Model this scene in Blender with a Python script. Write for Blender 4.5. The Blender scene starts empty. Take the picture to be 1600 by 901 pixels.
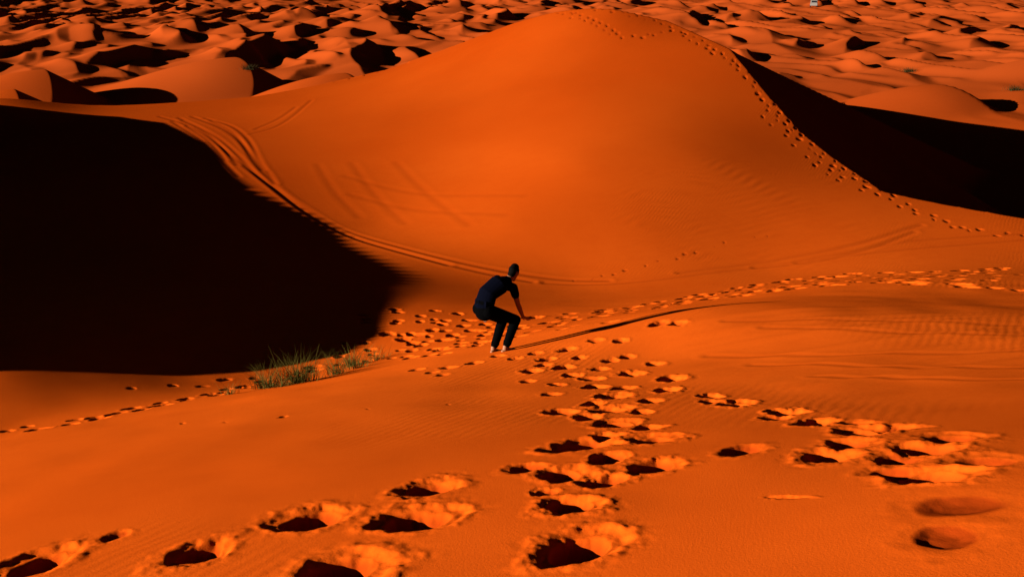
import bpy, bmesh, math, random, numpy as np
from mathutils import Vector, Matrix
ZO=12.0   # eye height above the datum; terrain heights below are relative to it
rs=np.random.RandomState(7)
TAB=rs.rand(256,256)*2-1
def vn(x,y,s=0):
    x,y=x*.8+y*.6+s*17.37, -x*.6+y*.8+s*9.71
    xi=np.floor(x).astype(np.int64); yi=np.floor(y).astype(np.int64)
    fx=x-xi; fy=y-yi
    fx=fx*fx*fx*(fx*(fx*6-15)+10); fy=fy*fy*fy*(fy*(fy*6-15)+10)
    x0=xi&255;x1=(xi+1)&255;y0=yi&255;y1=(yi+1)&255
    return (TAB[x0,y0]*(1-fx)+TAB[x1,y0]*fx)*(1-fy)+(TAB[x0,y1]*(1-fx)+TAB[x1,y1]*fx)*fy
def sst(a,b,x):
    t=np.clip((x-a)/(b-a),0,1); return t*t*(3-2*t)
def smax(a,b,k):
    h=np.clip(.5+.5*(a-b)/k,0,1); return b+(a-b)*h+k*h*(1-h)
# crest line of the big dune (metres)
crest=[(-29.2,57,-8.99),(-22.2,58,-8.77),(-15.3,60,-8.51),(-11.8,62,-8.09),(-8.1,64,-7.47),(-4,64,-6.09),(0,62,-4.5),(2.6,60,-3.63),(4.4,58.5,-3.37),(5.7,57.5,-3.35),(8.4,56,-3.86),(9.9,53,-4.46),(10.9,51,-4.88),(11.7,46,-6.46),(12.3,42.5,-7.52),(13,40,-8.12),(13.9,36.5,-8.7),(15.7,35.5,-8.94),(18.1,34,-9.14)]
pts=[(0,0,-1.7),(3,0,-.9),(-3,0,-2.5),(0,-10,0),(-10,-8,-3),(10,-8,1),(-15,2,-6),(-25,5,-8),(20,5,-2.5),(35,15,-6),(30,30,-9.5),(-40,30,-9),(-45,50,-9),(-50,10,-8.5),
(0,4.25,-2.99),(-3.3,5.4,-3.8),(2,3.3,-2.32),(0,6.2,-3.56),(2.6,4.5,-2.59),(-5.1,8.7,-5),(-6.3,11,-5.85),(-3.5,12.5,-5.89),(-1,14,-6),(-.22,14.3,-5.97),(1.8,12.6,-5.36),(3.05,14.6,-5.41),(3.9,6.8,-3.36),(5.9,10.5,-4.46),(8.7,16,-5.78),(5.1,14.9,-5.40),
(12.2,22.5,-7.42),(7.6,22.5,-7.58),(4.3,21,-7.53),(1.3,19,-7.23),(-1.4,21,-7.99),(-2.6,18.5,-7.65),(-4.6,16.5,-7.45),(-7.4,13,-6.63),(-8.7,15.5,-6.82),(-6.7,16,-7.19),(-15.3,28.5,-8.79),(-9.6,28.5,-8.79),(-3.7,25.9,-8.9),(-18.9,36,-8.75),(-12.2,37,-8.95),(-15.2,50,-8.85),
(-1.93,29,-9.5),(1.9,28.5,-9.6),(7.8,29,-9.35),(14.5,31,-9.13),(-4.7,35,-9.5),(0,33,-9.07),(4.3,32.5,-8.95),(8.8,33,-9.03),(-1.3,41,-8.46),(2.5,38,-8.0),(7.4,38,-7.9),(2.9,46,-6.75),(-1.6,51,-7.1),(8.1,45.5,-6.45),(4.1,54,-4.8),(-9.3,48,-8.8)]
pts+=crest
pts=np.array(pts)
P=pts[:,:2]; n=len(P)
def phi(r2): return np.where(r2>1e-9,.5*r2*np.log(np.maximum(r2,1e-9)),0)
K=phi(((P[:,None]-P[None])**2).sum(2))+np.eye(n)*.6
A=np.zeros((n+3,n+3)); A[:n,:n]=K; A[:n,n]=1; A[:n,n+1:]=P; A[n,:n]=1; A[n+1:,:n]=P.T
W=np.linalg.solve(A,np.concatenate([pts[:,2],[0,0,0]]))
def tps(x,y):
    xc=np.clip(x,-55,45); yc=np.clip(y,-15,75)
    z=W[n]+W[n+1]*xc+W[n+2]*yc
    for i in range(n): z=z+W[i]*phi((xc-P[i,0])**2+(yc-P[i,1])**2)
    return z
cx=np.array([-400,-60]+[c[0] for c in crest]+[23,40,400]); cy=np.array([70,58]+[c[1] for c in crest]+[32.5,28,20])
ct=np.interp(cx,[-60,-10,0,6,10,12,16,40],[.20,.22,.22,.25,.5,.62,.62,.4])
# resample the crest finely so both flanks share one height along it
nx,ny,nc=[],[],[]
for i in range(len(cx)-1):
    k=max(1,int(math.hypot(cx[i+1]-cx[i],cy[i+1]-cy[i])/2.6)) if 1<=i<len(cx)-2 else 1
    for j in range(k):
        t_=j/k; nx.append(cx[i]+t_*(cx[i+1]-cx[i])); ny.append(cy[i]+t_*(cy[i+1]-cy[i])); nc.append(ct[i]+t_*(ct[i+1]-ct[i]))
nx.append(cx[-1]);ny.append(cy[-1]);nc.append(ct[-1])
cx,cy,ct=np.array(nx,float),np.array(ny,float),np.array(nc,float)
cz=tps(cx,cy)
SUNE=math.radians(12.5); D=(.96,.28)
def saw(x,y,lam,a,sd,f=.72):
    c,s=math.cos(a),math.sin(a)
    u=x*c+y*s; v=-x*s+y*c
    t=u/lam+.55*vn(u/(lam*2.2),v/(lam*1.6),sd)+.10*vn(u/(lam*.9),v/(lam*.7),sd+3)
    t=t-np.floor(t)
    p=np.where(t<f,.5-.5*np.cos(t/f*math.pi*.86),0); top=.5-.5*math.cos(math.pi*.86)
    p=np.where(t<f,p,top*(1-(t-f)/(1-f))**1.15)
    am=np.clip(.55+1.0*vn(u/(lam*1.3)+5,v/(lam*.8),sd+7),0.0,1.25)
    return p*am
HILLS=[(-37,75,4.6,14,8),(-30,112,2.9,17,11),(-15,92,3.6,15,8),(-46,100,3.0,15,9),(-24,84,2.0,12,7),(-5,120,2.6,14,9),(42,98,1.8,16,8),(66,120,2.4,18,9)]
def field(x,y):
    z=-15.2+1.6*vn(x/80,y/80,1)
    k=.2+.72*sst(95,150,y)
    a=1.95*saw(x,y,18,.25,2); b=1.35*saw(x,y,10,-.05,5,.7)
    z=z+k*(smax(a,b,.25)+.45*saw(x,y,5.5,.4,8))+(1-k)*(1.2+1.5*saw(x,y,36,.45,13,.66))
    for hx,hy,h,su,sv in HILLS:
        dx=x-hx;dy=y-hy;u=dx*.93+dy*.37+.9*np.sin(dy*.25);v=-dx*.37+dy*.93
        u=u+.01*v*v
        e=np.exp(-(v/sv)**2); hh=h+2.2
        q=np.where(u<0,np.exp(-(u/su)**2),np.clip(1-u*.55/hh,0,1))*e
        z=smax(z,-16.8+hh*q,.3)
    return z
def far_side(x,y):
    best=np.full(x.shape,1e9);bz=np.zeros(x.shape);bt=np.zeros(x.shape)
    for i in range(len(cx)-1):
        ax,ay,bx,by=cx[i],cy[i],cx[i+1],cy[i+1]
        t=np.clip(((x-ax)*(bx-ax)+(y-ay)*(by-ay))/((bx-ax)**2+(by-ay)**2),0,1)
        d=np.hypot(x-ax-t*(bx-ax),y-ay-t*(by-ay))
        m=d<best
        best=np.where(m,d,best)
        bz=np.where(m,cz[i]+t*(cz[i+1]-cz[i]),bz); bt=np.where(m,ct[i]+t*(ct[i+1]-ct[i]),bt)
    return smax(bz-bt*best,field(x,y)-1.5*(1-sst(4,22,best)),.6)
def H(x,y):
    x=np.asarray(x,float);y=np.asarray(y,float)
    z=tps(x,y)
    beyond=y>np.interp(x,cx,cy)
    if beyond.any():
        z=np.array(z); z[beyond]=far_side(x[beyond],y[beyond])
    d=x*D[0]+y*D[1]; p=-x*D[1]+y*D[0]
    hr=-.5+np.interp(p,[-20,5,13,14.5,16.2,17.4,18.6,20,22,24,26,32,39,49.5,55.5,58,60.5,63,68,90],[-12,-10.5,-8.6,-7.3,-4.9,-3.7,-3.2,-3.2,-3.45,-3.7,-3.95,-4.5,-4.78,-5.05,-5.45,-6.0,-7.2,-9.5,-13,-22])
    sd=np.where(d>-16,hr-.6*(d+16),hr-.16*(-16-d))
    z=smax(z,sd,.15)
    z=z+.95*np.exp(-((x+29.0)/4.2)**2-((y-55.5)/3.0)**2)
    far_=sst(18,30,np.hypot(x,y))
    z=z+.035*vn(x/5,y/5,11)*far_
    z=z+.012*vn(x/.9,y/.9,12)*(1-far_)
    mk=sst(1.5,4,x)*sst(8,10,y)*(1-sst(16,19,y))*(1-sst(11,14,x))
    q=(y-.22*x+.5*vn(x/4,y/4,31))
    z=z+mk*(.022*vn(q*1.6,x/9,32)+.012*vn(q*4.5,x/6,33))
    mk=np.exp(-((x-8.5)/5)**2-((y-34)/5)**2)
    z=z+mk*.005*np.sin((y*.9-.35*x+.35*vn(x/1.5,y/1.5,41))*2*math.pi/.42)
    return z+ZO
# level-of-detail rings around the viewpoint's dune, out to the horizon
rf=[.05]
while rf[-1]<2.5: rf.append(rf[-1]+.06)
while rf[-1]<28: rf.append(rf[-1]*1.0036)
while rf[-1]<62: rf.append(rf[-1]*1.0028)
while rf[-1]<110: rf.append(rf[-1]*1.005)
while rf[-1]<400: rf.append(rf[-1]*1.0055)
while rf[-1]<2500: rf.append(rf[-1]*1.012)
R=np.array(rf)
TF=38; DT=.07
T=np.concatenate([np.arange(-TF,TF-1e-6,DT),np.arange(TF,240,1.5),np.arange(240,322-1e-6,.4)])
NF=int(round(2*TF/DT))
T=np.radians(T)
RR,TT=np.meshgrid(R,T,indexing='ij')
X=RR*np.sin(TT);Y=RR*np.cos(TT)
Z=H(X,Y)
SHADE=np.zeros(Z.shape)  # mask for shade painted into pits, tracks and streaks
nr,nt=X.shape
def carve(x0,y0,R1,R2,ang,D1,D2,sd,off=(0,0),pit=.5,inner=.6):
    r0=math.hypot(x0,y0); th=math.atan2(x0,y0); m=1.9*max(R1,R2)
    i0,i1=np.searchsorted(R,[r0-m,r0+m]); dth=m/r0
    j0=max(0,int((math.degrees(th-dth)+TF)/DT)); j1=min(NF,int((math.degrees(th+dth)+TF)/DT)+2)
    x=X[i0:i1,j0:j1]-x0; y=Y[i0:i1,j0:j1]-y0
    c,s=math.cos(ang),math.sin(ang)
    a=x*c+y*s; b=-x*s+y*c
    S=max(R1,R2)
    nz=vn(a/S*1.3+sd,b/S*1.3,sd%50)*.24+vn(a/S*3.4,b/S*3.4,sd%40+3)*.08+vn(a/S*9,b/S*9,sd%40+5)*.02
    q=np.sqrt((a/R1)**2+(b/R2)**2)+nz
    fl=np.exp(-((q-.9)/.45)**2)
    dz=-D1*(1-sst(.65,1.03,q))+.22*D1*np.exp(-((q-1.12)/.17)**2)+fl*D1*(.3*vn(a/S*4,b/S*4,sd%33)+.12*vn(a/S*10,b/S*10,sd%31))
    if D2>0:
        q2=np.sqrt(((a-off[0]*R1)/(R1*pit))**2+((b-off[1]*R2)/(R2*pit))**2)+nz
        pm=1-sst(inner*.5,1.12,q2)
        dz=dz-D2*pm+D2*.05*vn(a/S*8,b/S*8,sd%27)*sst(0,.3,pm)
        SHADE[i0:i1,j0:j1]=np.maximum(SHADE[i0:i1,j0:j1],1-sst(.8,1.2,q2))
    Z[i0:i1,j0:j1]+=dz
rnd=random.Random(3)
prints=[(-3.09,5.56,.36,1),(-1.96,5.35,.29,.9),(-2.76,5.98,.14,.35),(-1.36,5.86,.31,.8),(-.62,6.31,.29,.8),(-.59,5.53,.32,1.2),(-.92,4.72,.34,1),(.36,4.57,.3,1.3),(.37,5.35,.24,1),(.09,6.55,.19,.45),(.38,6.22,.25,.8),(.21,5.77,.12,.6),(.99,6.19,.25,.8),(.58,7.27,.36,1.1),(1.14,7.21,.25,.8),(.95,8.2,.3,.8),(1,9.07,.25,.9),(.49,9.16,.21,.7),(1.13,10,.25,1),(.99,10.78,.18,.8),(.79,11.8,.18,.8),(1.01,11.47,.18,.8),
(.69,12.42,.19,.9),(1.5,11.6,.23,.9),(1.94,10.98,.23,1),(1.75,10.14,.21,1.1),(2.19,8.84,.26,1.1),(2.45,8.02,.21,1),(2.08,9.5,.17,.8),(2.48,7.32,.23,.9),(2.62,6.66,.28,1),(2.11,5.86,.26,1.3),(1.66,6.32,.22,.4),(2.67,5.66,.25,1),(2.34,4.92,.26,1.3),(2.24,5.14,.24,.3),(2.2,4.2,.30,.12),(1.95,3.84,.26,.14),(2.73,5.1,.26,.35),
(.26,12.32,.19,.8),(.5,13.14,.18,.8),(.81,13.68,.17,.8),(1.26,13.98,.17,.7),(1.62,13.7,.15,.7),(-.93,13.36,.18,.6),(-.55,13.5,.16,.6),(.05,13.46,.14,.7),(-1.42,13.58,.15,.6),(-.97,12.62,.14,.4),(2.55,14.18,.2,.6),(2.28,14.38,.2,.6),(1.35,12.6,.16,.7),(1.9,12.1,.17,.7),(.55,11.1,.15,.6),(1.45,9.4,.17,.7),
(.78,7.62,.2,.8),(.72,6.6,.2,.7),(1.25,8.75,.17,.6),(1.3,10.55,.16,.7),(.45,10.4,.15,.6),(.2,11.6,.14,.6),(.45,12.7,.15,.7),(.95,13.0,.15,.7),(1.15,12.1,.15,.7),(1.6,12.75,.15,.6),(2.25,7.7,.16,.6),(2.75,7.1,.18,.5),(2.0,9.1,.15,.6),(-.2,13.9,.14,.6),(.35,13.7,.14,.6),(-1.15,13.0,.13,.5),
(.75,8.7,.2,.8),(1.2,7.8,.18,.7),(.62,5.9,.2,.7),(2.35,6.15,.24,.6),(2.42,5.5,.25,.5),(2.95,6.0,.26,.5),(2.9,6.7,.22,.6),(.85,9.5,.16,.8)]
for i,(x,y,Rr,dk) in enumerate(prints):
    sc=min(1,Rr/.21)
    carve(x,y,Rr*rnd.uniform(.76,.92),Rr*rnd.uniform(.9,1.1),rnd.uniform(-.7,.7),.028*min(dk,1)*sc,.20*dk*sc,i*3+1,(rnd.uniform(-.12,.05),rnd.uniform(-.12,.12)),rnd.uniform(.56,.64) if Rr>.22 else .72)
carve(1.55,4.9,.16,.025,-.6,.012,0,93)
def trail(pw,step,lat,r,dep,sd,wid=1):
    rr=random.Random(sd); acc=0; side=1
    for (ax,ay),(bx,by) in zip(pw,pw[1:]):
        L=math.hypot(bx-ax,by-ay)
        ux,uy=(bx-ax)/L,(by-ay)/L
        s=acc
        while s<L:
            for _ in range(wid):
                l=side*lat*rr.uniform(.4,1.2)+ (rr.uniform(-lat,lat) if wid>1 else 0)
                x=ax+ux*s-uy*l+rr.uniform(-.1,.1); y=ay+uy*s+ux*l+rr.uniform(-.1,.1)
                k=rr.uniform(.6,1.25)
                carve(x,y,r*1.25*k,r*.85*k,math.atan2(uy,ux)+rr.uniform(-.5,.5),dep*.15*k,dep*k,rr.randint(1,400),(0,0),.8)
                side=-side
            s+=step*rr.uniform(.7,1.35)
        acc=s-L
trail([(14.3,26.5),(11.8,25.7),(9.1,26.9),(6.5,25.4),(4.6,23.1),(2.9,21.4),(1.4,20.7),(.4,20.5)],.38,.4,.19,.20,1)
trail([(11.3,20.9),(9.4,21.3),(7.6,21.5),(6.1,22.3),(4.3,21),(2.7,20),(1.1,19.4),(.2,17.4)],.36,.4,.19,.19,2)
trail([(12.9,23.9),(10.9,23.4),(8.8,23.3),(6.6,23.6),(4.6,22)],.34,.8,.2,.20,22)
trail([(10,18.3),(9.4,18.7),(9.2,19.8),(8.4,20.6)],.5,.3,.28,.22,21)
trail([(-3.1,22.6),(-2,21.3),(-.8,19.7),(0,17.9)],.40,.5,.16,.14,3,2)
trail([(-2.5,20),(-1.3,18.7),(-.3,16.4)],.40,.45,.16,.13,4,2)
trail([(-3.3,19.6),(-2.6,18.5),(-1.6,16.9),(-.7,15.7)],.42,.45,.15,.13,5,2)
trail([(.2,17.2),(.9,16.4),(1.3,15.2)],.45,.4,.15,.08,51)
trail([(-4.5,16),(-4.9,14.9),(-5.4,13.9),(-6,12.9),(-7.3,12.8)],.22,.18,.13,.10,6)
trail([(-3.4,17.4),(-4.2,16.4),(-4.8,15.5)],.3,.2,.14,.09,62)
trail([(-4.8,16.7),(-5.4,16.1),(-6,15.5),(-6.7,15.4)],.5,.12,.1,.05,61)
trail([(3.4,58.2),(4.5,56.2),(5.4,54.3),(6.7,53.6),(8.8,54.1),(9.6,51.8),(10.5,49.9),(11.2,47.6),(11.6,45.4),(12,43.4),(12.3,41.3),(12.9,39.5),(13.3,37.6),(13.9,36.1),(14.4,34.5),(15.1,33.1),(15.8,32.4),(17.2,32),(19,31.6)],.36,.22,.11,.07,7)
trail([(11.1,44.4),(11.6,42.2),(12,40.6),(12.3,38.5),(12.9,37.1),(13.6,36.2)],.5,.3,.10,.055,8)
trail([(2.6,59.4),(3,58.8),(4.5,58),(6,57),(8,55.6),(9.4,53)],.5,.15,.10,.055,82)
trail([(1.9,28.5),(3.1,29),(4.8,30),(6.7,31.1),(8.6,32.2)],.5,.06,.06,.02,10)
trail([(-4,10.7),(-2.9,10.3),(-2.2,10.5),(-1.4,10.2),(-.6,10.1),(.1,10.1)],.9,.06,.04,.025,11)
tracks=[[(-19.2,54.3),(-16.7,51.8),(-13.9,47),(-11.4,42.1),(-9.4,38.7),(-7.6,35.7),(-5.8,33.2),(-4,31.4),(-2.5,30.2),(-.8,29.1),(.6,28.4)],
[(-18,53.9),(-15.2,50),(-12.9,45.7),(-10.8,41.2),(-9,37.9),(-6.9,34.7),(-5.2,32.4),(-3.5,30.9),(-2,29.8)],
[(-17.4,54.2),(-14.8,51),(-12.8,47.2),(-11.3,43.1),(-9.6,39.2),(-8,36.7),(-6.1,33.9),(-4.5,32.3),(-2.9,30.9),(-1.2,29.8),(1,28.8),(2.9,28.4)],
[(-16.5,53.6),(-14.5,51.6),(-12.7,48),(-11.3,43.8),(-9.6,39.6)],[(-18,52.8),(-15.4,48.7),(-13.2,44.2),(-11.3,40.4)],[(-16.9,51.6),(-14.4,47.4),(-12.7,43.5)],
[(-13,49.2),(-12,50.5),(-11.5,53.3),(-11.3,56.6)],[(-13,50.4),(-12.2,52.7),(-11.9,55.1)],
[(1,28.3),(3.8,27.9),(6.9,29),(10.1,30),(13.5,31.7),(17.2,32.2)],[(5.1,28.8),(8,29.8),(11,30.9),(14.1,33.1)],[(8.9,29.5),(12.2,30.4),(16.9,31.5)],[(7.5,29.2),(9.7,29.5),(11.8,30.8),(13.6,32.4)],
[(-16,52.9),(-14.1,50.2),(-12.3,46),(-10.6,41.8)],[(-17.6,53.1),(-15.6,50.4),(-13.5,46.2),(-11.9,42.6)],
[(3.2,13.9),(5,13.4),(7,12.9),(9.4,13.1)],[(2.6,12.2),(4.2,11.4),(6,10.9),(8.2,11)],[(3.0,11.4),(4.5,10.3),(6,9.6),(7.4,9.5)],[(3.6,13.3),(5.4,12.5),(7.2,12.0),(9,12.0)],[(3.4,10.2),(4.8,9.2),(6.2,8.7)],
[(-8.5,43),(-7.2,39),(-5.6,35.5)],[(-7,43),(-5.5,38.5),(-3.8,34.5)],[(-5,42.5),(-3.2,37.5),(-1.5,33.5)],[(-7,41),(-3.5,37.6),(.5,35.6)],[(-6.4,38.4),(-3.2,35.6),(-.2,34)]]
i0,i1=np.searchsorted(R,[8,66])
Xs=X[i0:i1,:NF];Ys=Y[i0:i1,:NF];dz=np.zeros(Xs.shape)
for k,pw in enumerate(tracks):
    pw=np.array(pw)
    tq=np.linspace(0,len(pw)-1,len(pw)*4); ti=np.arange(len(pw))
    qx=np.interp(tq,ti,pw[:,0]);qy=np.interp(tq,ti,pw[:,1])
    for _ in range(4):
        qx[1:-1]=(qx[:-2]+2*qx[1:-1]+qx[2:])/4; qy[1:-1]=(qy[:-2]+2*qy[1:-1]+qy[2:])/4
    best=np.full(Xs.shape,9.)
    for a in range(len(qx)-1):
        ax,ay,bx,by=qx[a],qy[a],qx[a+1],qy[a+1]
        t=np.clip(((Xs-ax)*(bx-ax)+(Ys-ay)*(by-ay))/((bx-ax)**2+(by-ay)**2+1e-9),0,1)
        best=np.minimum(best,np.hypot(Xs-ax-t*(bx-ax),Ys-ay-t*(by-ay)))
    dep=.016 if k<8 else .014; wt=.4 if k<6 else .25
    if k>=19: dep=.005; wt=.16; best=best*.7
    elif k>=14: dep=.007; best=best*1.6
    dz+= -dep*np.exp(-(best/.10)**2)+.3*dep*np.exp(-((best-.22)/.09)**2)
    SHADE[i0:i1,:NF]=np.maximum(SHADE[i0:i1,:NF],wt*np.exp(-(best/.12)**2))
Z[i0:i1,:NF]+=dz
def grid_mesh(name,X,Y,Z):
    co=np.stack([X,Y,Z],-1).reshape(-1,3).astype(np.float32)
    i=np.arange(nr-1)[:,None]*nt; j=np.arange(nt)[None]; j2=(j+1)%nt
    q=np.stack([i+j,i+nt+j,i+nt+j2,i+j2],-1).reshape(-1,4)[:,::-1]
    me=bpy.data.meshes.new(name)
    me.vertices.add(len(co)); me.vertices.foreach_set('co',co.ravel())
    me.loops.add(q.size); me.loops.foreach_set('vertex_index',q.ravel().astype(np.int32))
    me.polygons.add(len(q)); me.polygons.foreach_set('loop_start',np.arange(0,q.size,4,dtype=np.int32))
    me.polygons.foreach_set('use_smooth',np.ones(len(q),bool))
    me.update(calc_edges=True)
    return me
me=grid_mesh('ground',X,Y,Z)
at_=me.attributes.new('painted_shade','FLOAT','POINT'); at_.data.foreach_set('value',SHADE.astype(np.float32).ravel())
def link(o,parent=None):
    bpy.context.collection.objects.link(o)
    if parent: o.parent=parent
    return o
g=link(bpy.data.objects.new('ground',me)); g['kind']='structure'
g['label']='rippled orange sand dunes with footprints';g['category']='ground'
# ---------------- materials
def newmat(name,col,rough=.9,spec=.2,var=.15,scale=30):
    m=bpy.data.materials.new(name);m.use_nodes=True;t=m.node_tree;b=t.nodes['Principled BSDF']
    b.inputs['Roughness'].default_value=rough;b.inputs['Specular IOR Level'].default_value=spec
    nz=t.nodes.new('ShaderNodeTexNoise');nz.inputs['Scale'].default_value=scale
    tc=t.nodes.new('ShaderNodeTexCoord');t.links.new(tc.outputs['Object'],nz.inputs['Vector'])
    mx=t.nodes.new('ShaderNodeMix');mx.data_type='RGBA'
    mx.inputs[6].default_value=tuple(c*(1-var) for c in col)+(1,);mx.inputs[7].default_value=tuple(min(1,c*(1+var)) for c in col)+(1,)
    t.links.new(nz.outputs['Fac'],mx.inputs[0]);t.links.new(mx.outputs[2],b.inputs['Base Color'])
    return m
m=bpy.data.materials.new('sand');m.use_nodes=True;t=m.node_tree;b=t.nodes['Principled BSDF']
b.inputs['Roughness'].default_value=1;b.inputs['Specular IOR Level'].default_value=0
tc=t.nodes.new('ShaderNodeTexCoord')
def noise(sc,det=3,vec=None,rough=.5):
    x=t.nodes.new('ShaderNodeTexNoise');x.inputs['Scale'].default_value=sc;x.inputs['Detail'].default_value=det;x.inputs['Roughness'].default_value=rough
    t.links.new(vec or tc.outputs['Object'],x.inputs['Vector']);return x
def mixc(f,a,b_):
    x=t.nodes.new('ShaderNodeMix');x.data_type='RGBA'
    if isinstance(f,float): x.inputs[0].default_value=f
    else: t.links.new(f,x.inputs[0])
    for s,v in ((6,a),(7,b_)):
        if isinstance(v,tuple): x.inputs[s].default_value=v
        else: t.links.new(v,x.inputs[s])
    return x.outputs[2]
def rng(v,a,b_,c=0,d=1):
    x=t.nodes.new('ShaderNodeMapRange');t.links.new(v,x.inputs[0])
    for i,k in enumerate((a,b_,c,d)): x.inputs[i+1].default_value=k
    return x.outputs[0]
sp=t.nodes.new('ShaderNodeSeparateXYZ');t.links.new(tc.outputs['Object'],sp.inputs[0])
cA=mixc(rng(sp.outputs['Y'],22,50),(.36,.049,.0026,1),(.190,.023,.0011,1))  # brightness painted by distance: near sand lifted, sunlit dune face dimmed
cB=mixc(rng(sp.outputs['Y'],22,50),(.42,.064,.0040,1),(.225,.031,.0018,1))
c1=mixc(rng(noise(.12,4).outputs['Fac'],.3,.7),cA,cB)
c1=mixc(rng(noise(1.7,5,rough=.65).outputs['Fac'],.45,.75,0,.2),c1,(.25,.028,.0012,1))
c2=mixc(rng(noise(350,2).outputs['Fac'],.3,.7,0,.3),c1,(.19,.019,.001,1))
c3=mixc(rng(sp.outputs['Y'],60,120,0,.85),c2,(.215,.034,.0055,1))
shd=t.nodes.new('ShaderNodeAttribute');shd.attribute_name='painted_shade'
c4=mixc(rng(shd.outputs['Fac'],0,1,0,.78),c3,(.11,.010,.0010,1))  # pits and tracks coloured darker and redder, painted shade on the sand
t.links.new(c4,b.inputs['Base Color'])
wv=t.nodes.new('ShaderNodeTexWave');wv.inputs['Scale'].default_value=2.6;wv.inputs['Distortion'].default_value=5;wv.inputs['Detail'].default_value=2;wv.inputs['Detail Scale'].default_value=.6
mp=t.nodes.new('ShaderNodeMapping');mp.inputs['Rotation'].default_value=(0,0,.5);t.links.new(tc.outputs['Object'],mp.inputs[0]);t.links.new(mp.outputs[0],wv.inputs['Vector'])
msk=rng(noise(.25,2).outputs['Fac'],.48,.66,0,1)
mul=t.nodes.new('ShaderNodeMath');mul.operation='MULTIPLY';t.links.new(wv.outputs['Fac'],mul.inputs[0]);t.links.new(msk,mul.inputs[1])
bp=t.nodes.new('ShaderNodeBump');bp.inputs['Strength'].default_value=.35;bp.inputs['Distance'].default_value=.005;t.links.new(mul.outputs[0],bp.inputs['Height'])
bp2=t.nodes.new('ShaderNodeBump');bp2.inputs['Strength'].default_value=.7;bp2.inputs['Distance'].default_value=.004;t.links.new(noise(70,5,rough=.7).outputs['Fac'],bp2.inputs['Height']);t.links.new(bp.outputs[0],bp2.inputs['Normal'])
t.links.new(bp2.outputs[0],b.inputs['Normal'])
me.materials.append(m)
skin=newmat('skin',(.14,.056,.026),.6,.15,.1,20)
navy=newmat('navy_cotton',(.0006,.0008,.0026),.95,.01,.2,60)
black=newmat('black_trousers',(.0005,.0005,.0006),.95,.01,.2,60)
hairm=newmat('dark_hair',(.001,.0008,.0007),.8,.02,.3,150)
grassm=newmat('dry_grass',(.052,.041,.006),.8,.03,.6,6)
shrubm=newmat('shrub_leaf',(.02,.015,.004),.8,.03,.5,6)
white=newmat('white_paint',(.12,.11,.10),.5,.2,.03,5)
glass=newmat('dark_glass',(.01,.01,.012),.2,.4,.1,5)
rubber=newmat('tyre_rubber',(.01,.01,.01),.9,.1,.1,5)
# ---------------- person
def tube(bm,pts,rads,side):
    pts=[Vector(p) for p in pts];N=16;rings=[]
    rads=[r if isinstance(r,tuple) else (r,r) for r in rads]
    tg=[]
    for i in range(len(pts)):
        a=pts[max(0,i-1)];b_=pts[min(len(pts)-1,i+1)];tg.append((b_-a).normalized())
    full=[]
    for k in (0.25,.6,.87): full.append((pts[0]-tg[0]*min(rads[0])*math.sqrt(1-k*k),tuple(r*k for r in rads[0]),tg[0]))
    for p,r,t_ in zip(pts,rads,tg): full.append((p,r,t_))
    for k in (.87,.6,.25): full.append((pts[-1]+tg[-1]*min(rads[-1])*math.sqrt(1-k*k),tuple(r*k for r in rads[-1]),tg[-1]))
    for p,r,t_ in full:
        s=Vector(side);s=(s-t_*s.dot(t_))
        if s.length<1e-3: s=t_.orthogonal()
        s.normalize();w_=t_.cross(s)
        rings.append([bm.verts.new(p+s*r[0]*math.cos(2*math.pi*j/N)+w_*r[1]*math.sin(2*math.pi*j/N)) for j in range(N)])
    for a,b_ in zip(rings,rings[1:]):
        for j in range(N): bm.faces.new((a[j],a[(j+1)%N],b_[(j+1)%N],b_[j]))
    bm.faces.new(rings[0][::-1]);bm.faces.new(rings[-1])
def finish(bm,name,mat,voxel,parent,sm=2):
    bmesh.ops.recalc_face_normals(bm,faces=bm.faces)
    me0=bpy.data.meshes.new(name+'_raw');bm.to_mesh(me0);bm.free()
    o=bpy.data.objects.new(name,me0);bpy.context.collection.objects.link(o)
    r=o.modifiers.new('r','REMESH');r.mode='VOXEL';r.voxel_size=voxel
    s=o.modifiers.new('s','SMOOTH');s.factor=.5;s.iterations=sm
    dg=bpy.context.evaluated_depsgraph_get()
    me1=bpy.data.meshes.new_from_object(o.evaluated_get(dg));me1.name=name
    o.modifiers.clear();o.data=me1
    me1.polygons.foreach_set('use_smooth',np.ones(len(me1.polygons),bool))
    me1.materials.clear();me1.materials.append(mat)
    if parent: o.parent=parent
    return o
PX,PY=-.20,14.40
def gz(x,y): return float(H(np.array([x]),np.array([y]))[0])
PZ=gz(PX,PY)
man=bpy.data.objects.new('person',None);man.empty_display_size=.2;link(man);man.location=(PX,PY,PZ)
man['label']='crouching man in navy t-shirt and black trousers, barefoot on sand';man['category']='person'
f=Vector((.6,.8,0));r_=Vector((.8,-.6,0))
def lz(x,y): return gz(PX+x,PY+y)-PZ-.032
V=Vector
pel=V((-.23,-.05,.73));mid=V((-.16,.03,.94));chest=V((0,.15,1.05));neck=V((.13,.24,1.09))
hipR=V((-.16,-.11,.71));hipL=V((-.30,.0,.71))
aR=V((.10,-.07,.09+lz(.10,-.07)));aL=V((-.09,.08,.09+lz(-.09,.08)))
kR=V((.26,.10,.49));kL=V((.06,.24,.44))
shR=V((.22,.10,1.02));shL=V((-.03,.29,1.09))
eR=V((.29,.14,.74));wR=V((.37,.21,.50))
eL=V((-.14,.28,.81));wL=V((-.22,.13,.60))
hc=V((.225,.32,1.19))
hf=V((.65,.65,-.4)).normalized();hs=V((.707,-.707,0));hu=hs.cross(hf).normalized()
if hu.z<0: hu=-hu
bm=bmesh.new()
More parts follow.
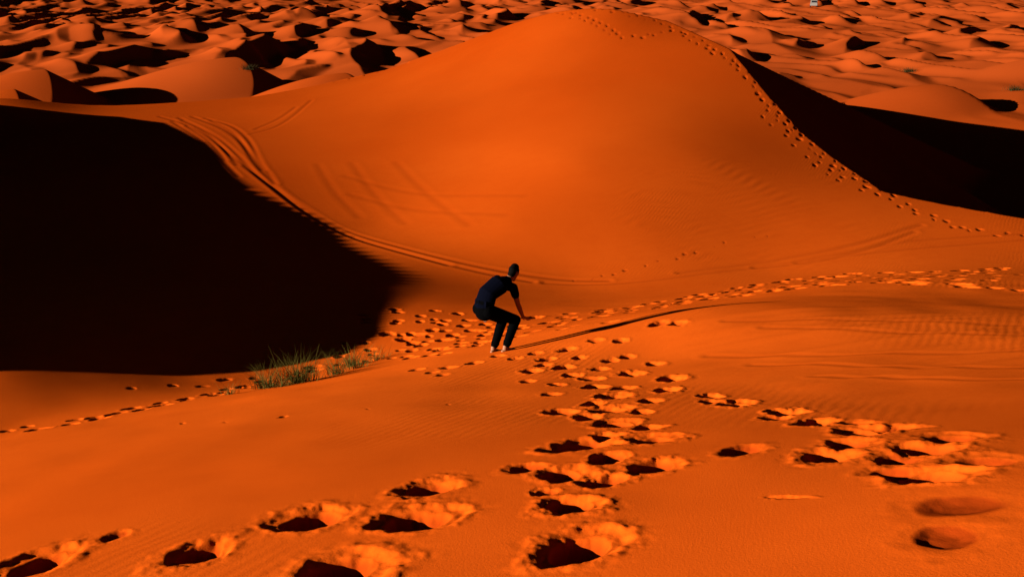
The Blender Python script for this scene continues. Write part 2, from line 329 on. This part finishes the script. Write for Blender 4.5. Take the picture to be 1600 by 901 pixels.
tube(bm,[pel-V((0,0,.03)),pel+V((.01,.02,.07)),mid,chest,neck-V((.02,.02,.01))],[(.155,.115),(.15,.105),(.15,.105),(.175,.115),(.10,.08)],r_)
tube(bm,[neck-V((.03,.03,.03)),neck,hc-hu*.03],[.065,.056,.054],r_)
def leg(bm,h,k,a,k_=1.0):
    th=(k-h);tube(bm,[h,h+th*.4,h+th*.8,k,],[.093*k_,.082*k_,.064*k_,.06*k_],r_)
    sh=(a-k);tube(bm,[k,k+sh*.3-f*.015,k+sh*.65,a],[.058*k_,.06*k_,.045*k_,.04*k_],r_)
leg(bm,hipR,kR,aR);leg(bm,hipL,kL,aL)
def arm(bm,s,e,w):
    d=e-s;tube(bm,[s,s+d*.5,e],[.052,.047,.038],r_)
    d=w-e;tube(bm,[e,e+d*.35,w],[.038,.039,.026],r_)
arm(bm,shR,eR,wR);arm(bm,shL,eL,wL)
tube(bm,[chest+V((0,0,.02)),shR],[.07,.056],f);tube(bm,[chest+V((0,0,.02)),shL],[.07,.056],f)
def hand(bm,w,d,nrm,thumb):
    d=d.normalized();s=d.cross(nrm).normalized()*thumb;nrm=s.cross(d).normalized()
    tube(bm,[w,w+d*.045,w+d*.09],[(.028,.019),(.038,.016),(.040,.014)],s)
    for i,(l,o) in enumerate(((.070,.031),(.080,.010),(.074,-.011),(.058,-.031))):
        b0=w+d*.085+s*o;sp=(d+s*o*6).normalized()
        p1=b0+sp*l*.45;p2=p1+(sp-nrm*.35*(1+i*.15)).normalized()*l*.3;p3=p2+(sp-nrm*.8).normalized()*l*.25
        tube(bm,[b0-sp*.02,p1,p2,p3],[.0095,.009,.008,.0065],s)
    t0=w+d*.03+s*.025;t1=t0+(d*.5+s*.8).normalized()*.035;t2=t1+(d+s*.4).normalized()*.035
    tube(bm,[t0,t1,t2],[.013,.011,.008],nrm)
hand(bm,wR,V((.7,.3,-.45)),V((.1,.6,.6)),-1)
hand(bm,wL,V((-.05,-.3,-.9)),V((-.8,-.4,.1)),1)
def foot(bm,a,dirv):
    dirv=dirv.normalized();s=V((dirv.y,-dirv.x,0))
    def gp(q,h):
        v=a+dirv*q;return V((v.x,v.y,lz(v.x,v.y)+h))
    tube(bm,[a+V((0,0,.02)),gp(-.01,.05)],[.040,.040],s)
    tube(bm,[gp(-.045,.035),gp(.03,.045),gp(.10,.033),gp(.155,.022)],[(.032,.032),(.036,.042),(.044,.028),(.046,.017)],s)
    for i in range(5):
        o=(i-2)*.019;p=gp(.165-abs(i-1.2)*.006,.018)+s*o
        tube(bm,[p,p+dirv*(.035-.004*i)],[.012 if i else .014,.009],s)
foot(bm,aR,V((.85,.5,0)));foot(bm,aL,V((.5,.85,0)))
prof=[(-.105,.030,.034,.045),(-.085,.044,.055,.030),(-.05,.058,.075,.014),(-.01,.068,.088,.004),(.03,.073,.094,-.002),(.065,.068,.088,-.006),(.088,.050,.066,-.008)]
tube(bm,[hc+hu*z+hf*o for z,a,b_,o in prof],[(a,b_) for z,a,b_,o in prof],hs)
tube(bm,[hc+hf*.088+hu*.02,hc+hf*.112-hu*.018,hc+hf*.095-hu*.028],[.009,.013,.010],hs)
tube(bm,[hc+hf*.082-hu*.052-hs*.018,hc+hf*.09-hu*.052,hc+hf*.082-hu*.052+hs*.018],[.006,.009,.006],hu)
for sg in (1,-1):
    e0=hc+hs*sg*.072-hf*.008
    tube(bm,[e0-hu*.025,e0+hu*.0,e0+hu*.025+hs*sg*.006],[(.008,.012),(.010,.016),(.009,.017)],hs)
finish(bm,'body',skin,.0065,man,2)
for sg in (1,-1):
    bm=bmesh.new();bmesh.ops.create_uvsphere(bm,u_segments=12,v_segments=8,radius=.011,matrix=Matrix.Translation(hc+hf*.082+hs*sg*.030+hu*.012))
    mm=bpy.data.meshes.new('eye');bm.to_mesh(mm);bm.free();mm.materials.append(hairm);link(bpy.data.objects.new('eye',mm),man)
bm=bmesh.new()
hp=[(-.035,.060,.060,-.038),(.0,.072,.080,-.022),(.035,.079,.094,-.010),(.065,.075,.092,-.007),(.085,.062,.078,-.007)]
tube(bm,[hc+hu*z+hf*o for z,a,b_,o in hp],[(a,b_) for z,a,b_,o in hp],hs)
finish(bm,'hair',hairm,.007,man,4)
bm=bmesh.new()
tube(bm,[pel+V((.0,.0,.02)),pel+V((.01,.02,.07)),mid+V((-.01,-.01,.01)),chest,neck-V((.02,.02,.012))],[(.165,.125),(.168,.122),(.168,.125),(.19,.135),(.105,.088)],r_)
for s_,e_ in ((shR,eR),(shL,eL)):
    d=e_-s_;tube(bm,[chest+V((0,0,.025)),s_,],[.085,.070],f)
    tube(bm,[s_,s_+d*.25,s_+d*.45],[.070,.068,.064],r_)
for i in range(7):
    a=i*.9;q=pel+r_*.15*math.cos(a)+f*.105*math.sin(a);tube(bm,[q+V((0,0,-.01)),q+V((.01,.01,.14))],[.022,.012],r_)
finish(bm,'t_shirt',navy,.009,man,2)
bm=bmesh.new()
tube(bm,[pel-V((.0,.0,.07)),pel,pel+V((.0,.01,.07))],[(.15,.125),(.168,.13),(.158,.115)],r_)
for h,k,a in ((hipR,kR,aR),(hipL,kL,aL)):
    th=k-h;tube(bm,[h,h+th*.4,h+th*.8,k],[.112,.10,.086,.08],r_)
    sh=a-k;tube(bm,[k,k+sh*.3-f*.01,k+sh*.65,k+sh*.88],[.079,.078,.068,.062],r_)
    tube(bm,[k+sh*.8-r_*.03,k+sh*.82+r_*.03],[.045,.045],f)
finish(bm,'trousers',black,.010,man,2)
# ---------------- grass
def tuft_mesh(seed,nb,rad,h,wid,mat=grassm):
    rg=random.Random(seed);vs=[];fs=[]
    for _ in range(nb):
        a=rg.uniform(0,6.283);q=rad*abs(rg.gauss(0,.5));x,y=q*math.cos(a),q*math.sin(a)
        hh=h*rg.uniform(.3,1.1);ln=rg.uniform(.2,1.1)*hh;a2=a+rg.gauss(0,.8)
        wa=rg.uniform(0,6.28);wx,wy=math.cos(wa)*wid,math.sin(wa)*wid
        i0=len(vs)
        for k in range(5):
            t_=k/4;l=ln*t_**1.8;w_=(1-t_*.9)*.5
            px_=x+math.cos(a2)*l;py_=y+math.sin(a2)*l;pz=hh*(t_-.18*t_*t_*ln/hh*1.5)-.03
            vs+=[(px_-wx*w_,py_-wy*w_,pz),(px_+wx*w_,py_+wy*w_,pz)]
        for k in range(4): fs.append((i0+2*k,i0+2*k+1,i0+2*k+3,i0+2*k+2))
    mm=bpy.data.meshes.new('grass_tuft');mm.from_pydata(vs,[],fs);mm.materials.append(mat);return mm
for i,(x,y,nb,rad,h) in enumerate([(-4.0,14.9,300,.26,.50),(-3.49,15.0,480,.36,.58),(-4.45,14.34,60,.12,.26),(-2.95,16.9,200,.3,.42),(-2.55,17.3,110,.35,.30),(-3.0,15.7,180,.3,.40),(-2.75,16.3,120,.3,.34),(-3.7,14.6,100,.3,.3)]):
    o=link(bpy.data.objects.new('grass_tuft',tuft_mesh(i,nb,rad,h,.008)));o.location=(x,y,gz(x,y))
    o['label']='dry yellow-green desert grass tuft growing in sand';o['category']='grass';o['group']='desert grass tufts'
sm=tuft_mesh(50,220,.9,.7,.04,shrubm)
for x,y in [(-28,108),(49,125),(53,106),(60,112),(72,155),(31,88),(64,128)]:
    o=link(bpy.data.objects.new('desert_shrub',sm));o.location=(x,y,gz(x,y));o['label']='small dark desert shrub on a distant dune';o['category']='shrub';o['group']='desert shrubs'
# ---------------- far vehicle
def boxpart(name,prof_,half,mat,parent,bev=.06):
    bm=bmesh.new()
    L_=[bm.verts.new((-half,y,z)) for y,z in prof_];R_=[bm.verts.new((half,y,z)) for y,z in prof_]
    bm.faces.new(L_);bm.faces.new(R_[::-1])
    k=len(prof_)
    for i in range(k): bm.faces.new((L_[i],R_[i],R_[(i+1)%k],L_[(i+1)%k]))
    bmesh.ops.recalc_face_normals(bm,faces=bm.faces)
    if bev: bmesh.ops.bevel(bm,geom=list(bm.edges),offset=bev,segments=2,affect='EDGES')
    mm=bpy.data.meshes.new(name);bm.to_mesh(mm);bm.free();mm.materials.append(mat)
    return link(bpy.data.objects.new(name,mm),parent)
car=link(bpy.data.objects.new('parked_car',None));car['label']='small white off-road car parked among distant dunes';car['category']='car'
car.location=(76.5,262,gz(76.5,262)+.05);car.rotation_euler=(0,0,-.284)
boxpart('body',[(-2.2,.45),(-2.2,1.05),(1.0,1.1),(2.2,.95),(2.2,.45)],.9,white,car)
boxpart('roof',[(-2.1,1.06),(-2.0,1.8),(.4,1.8),(1.1,1.1)],.82,white,car)
boxpart('rear_window',[(-2.14,1.25),(-2.06,1.68),(-2.03,1.68),(-2.11,1.25)],.62,glass,car,0)
boxpart('side_window',[(-1.7,1.2),(-1.65,1.66),(.3,1.66),(.75,1.2)],.84,glass,car,0)
for sx in (-.8,.8):
    for sy in (-1.4,1.4):
        bm=bmesh.new();bmesh.ops.create_cone(bm,cap_ends=True,segments=20,radius1=.38,radius2=.38,depth=.24,matrix=Matrix.Translation((sx,sy,.38))@Matrix.Rotation(math.pi/2,4,'Y'))
        bmesh.ops.bevel(bm,geom=[e for e in bm.edges if len(e.link_faces)==2 and any(len(fc.verts)>4 for fc in e.link_faces)],offset=.04,segments=2,affect='EDGES')
        mm=bpy.data.meshes.new('wheel');bm.to_mesh(mm);bm.free();mm.materials.append(rubber);link(bpy.data.objects.new('wheel',mm),car)
# ---------------- light and camera
w=bpy.data.worlds.new('World');bpy.context.scene.world=w;w.use_nodes=True
nt_=w.node_tree;sky=nt_.nodes.new('ShaderNodeTexSky');sky.sky_type='NISHITA';sky.sun_disc=False;sky.sun_elevation=SUNE;sky.sun_rotation=math.radians(254)
nt_.links.new(sky.outputs[0],nt_.nodes['Background'].inputs[0]);nt_.nodes['Background'].inputs[1].default_value=.008
sl=bpy.data.lights.new('sun','SUN');sl.energy=22.5;sl.angle=math.radians(.3);sl.color=(1,.9,.78)
so=bpy.data.objects.new('sun',sl);bpy.context.collection.objects.link(so)
L=Vector((D[0]*math.cos(SUNE),D[1]*math.cos(SUNE),-math.sin(SUNE)))
so.rotation_euler=L.to_track_quat('-Z','Y').to_euler();so.location=(0,0,60)
c=bpy.data.cameras.new('camera');co=bpy.data.objects.new('camera',c);bpy.context.collection.objects.link(co)
c.lens=35;c.sensor_width=36;c.clip_end=6000;c.clip_start=.1
co.location=(0,0,ZO);co.rotation_euler=(math.radians(90-19),0,0);bpy.context.scene.camera=co
bpy.context.scene.view_settings.view_transform='Standard'
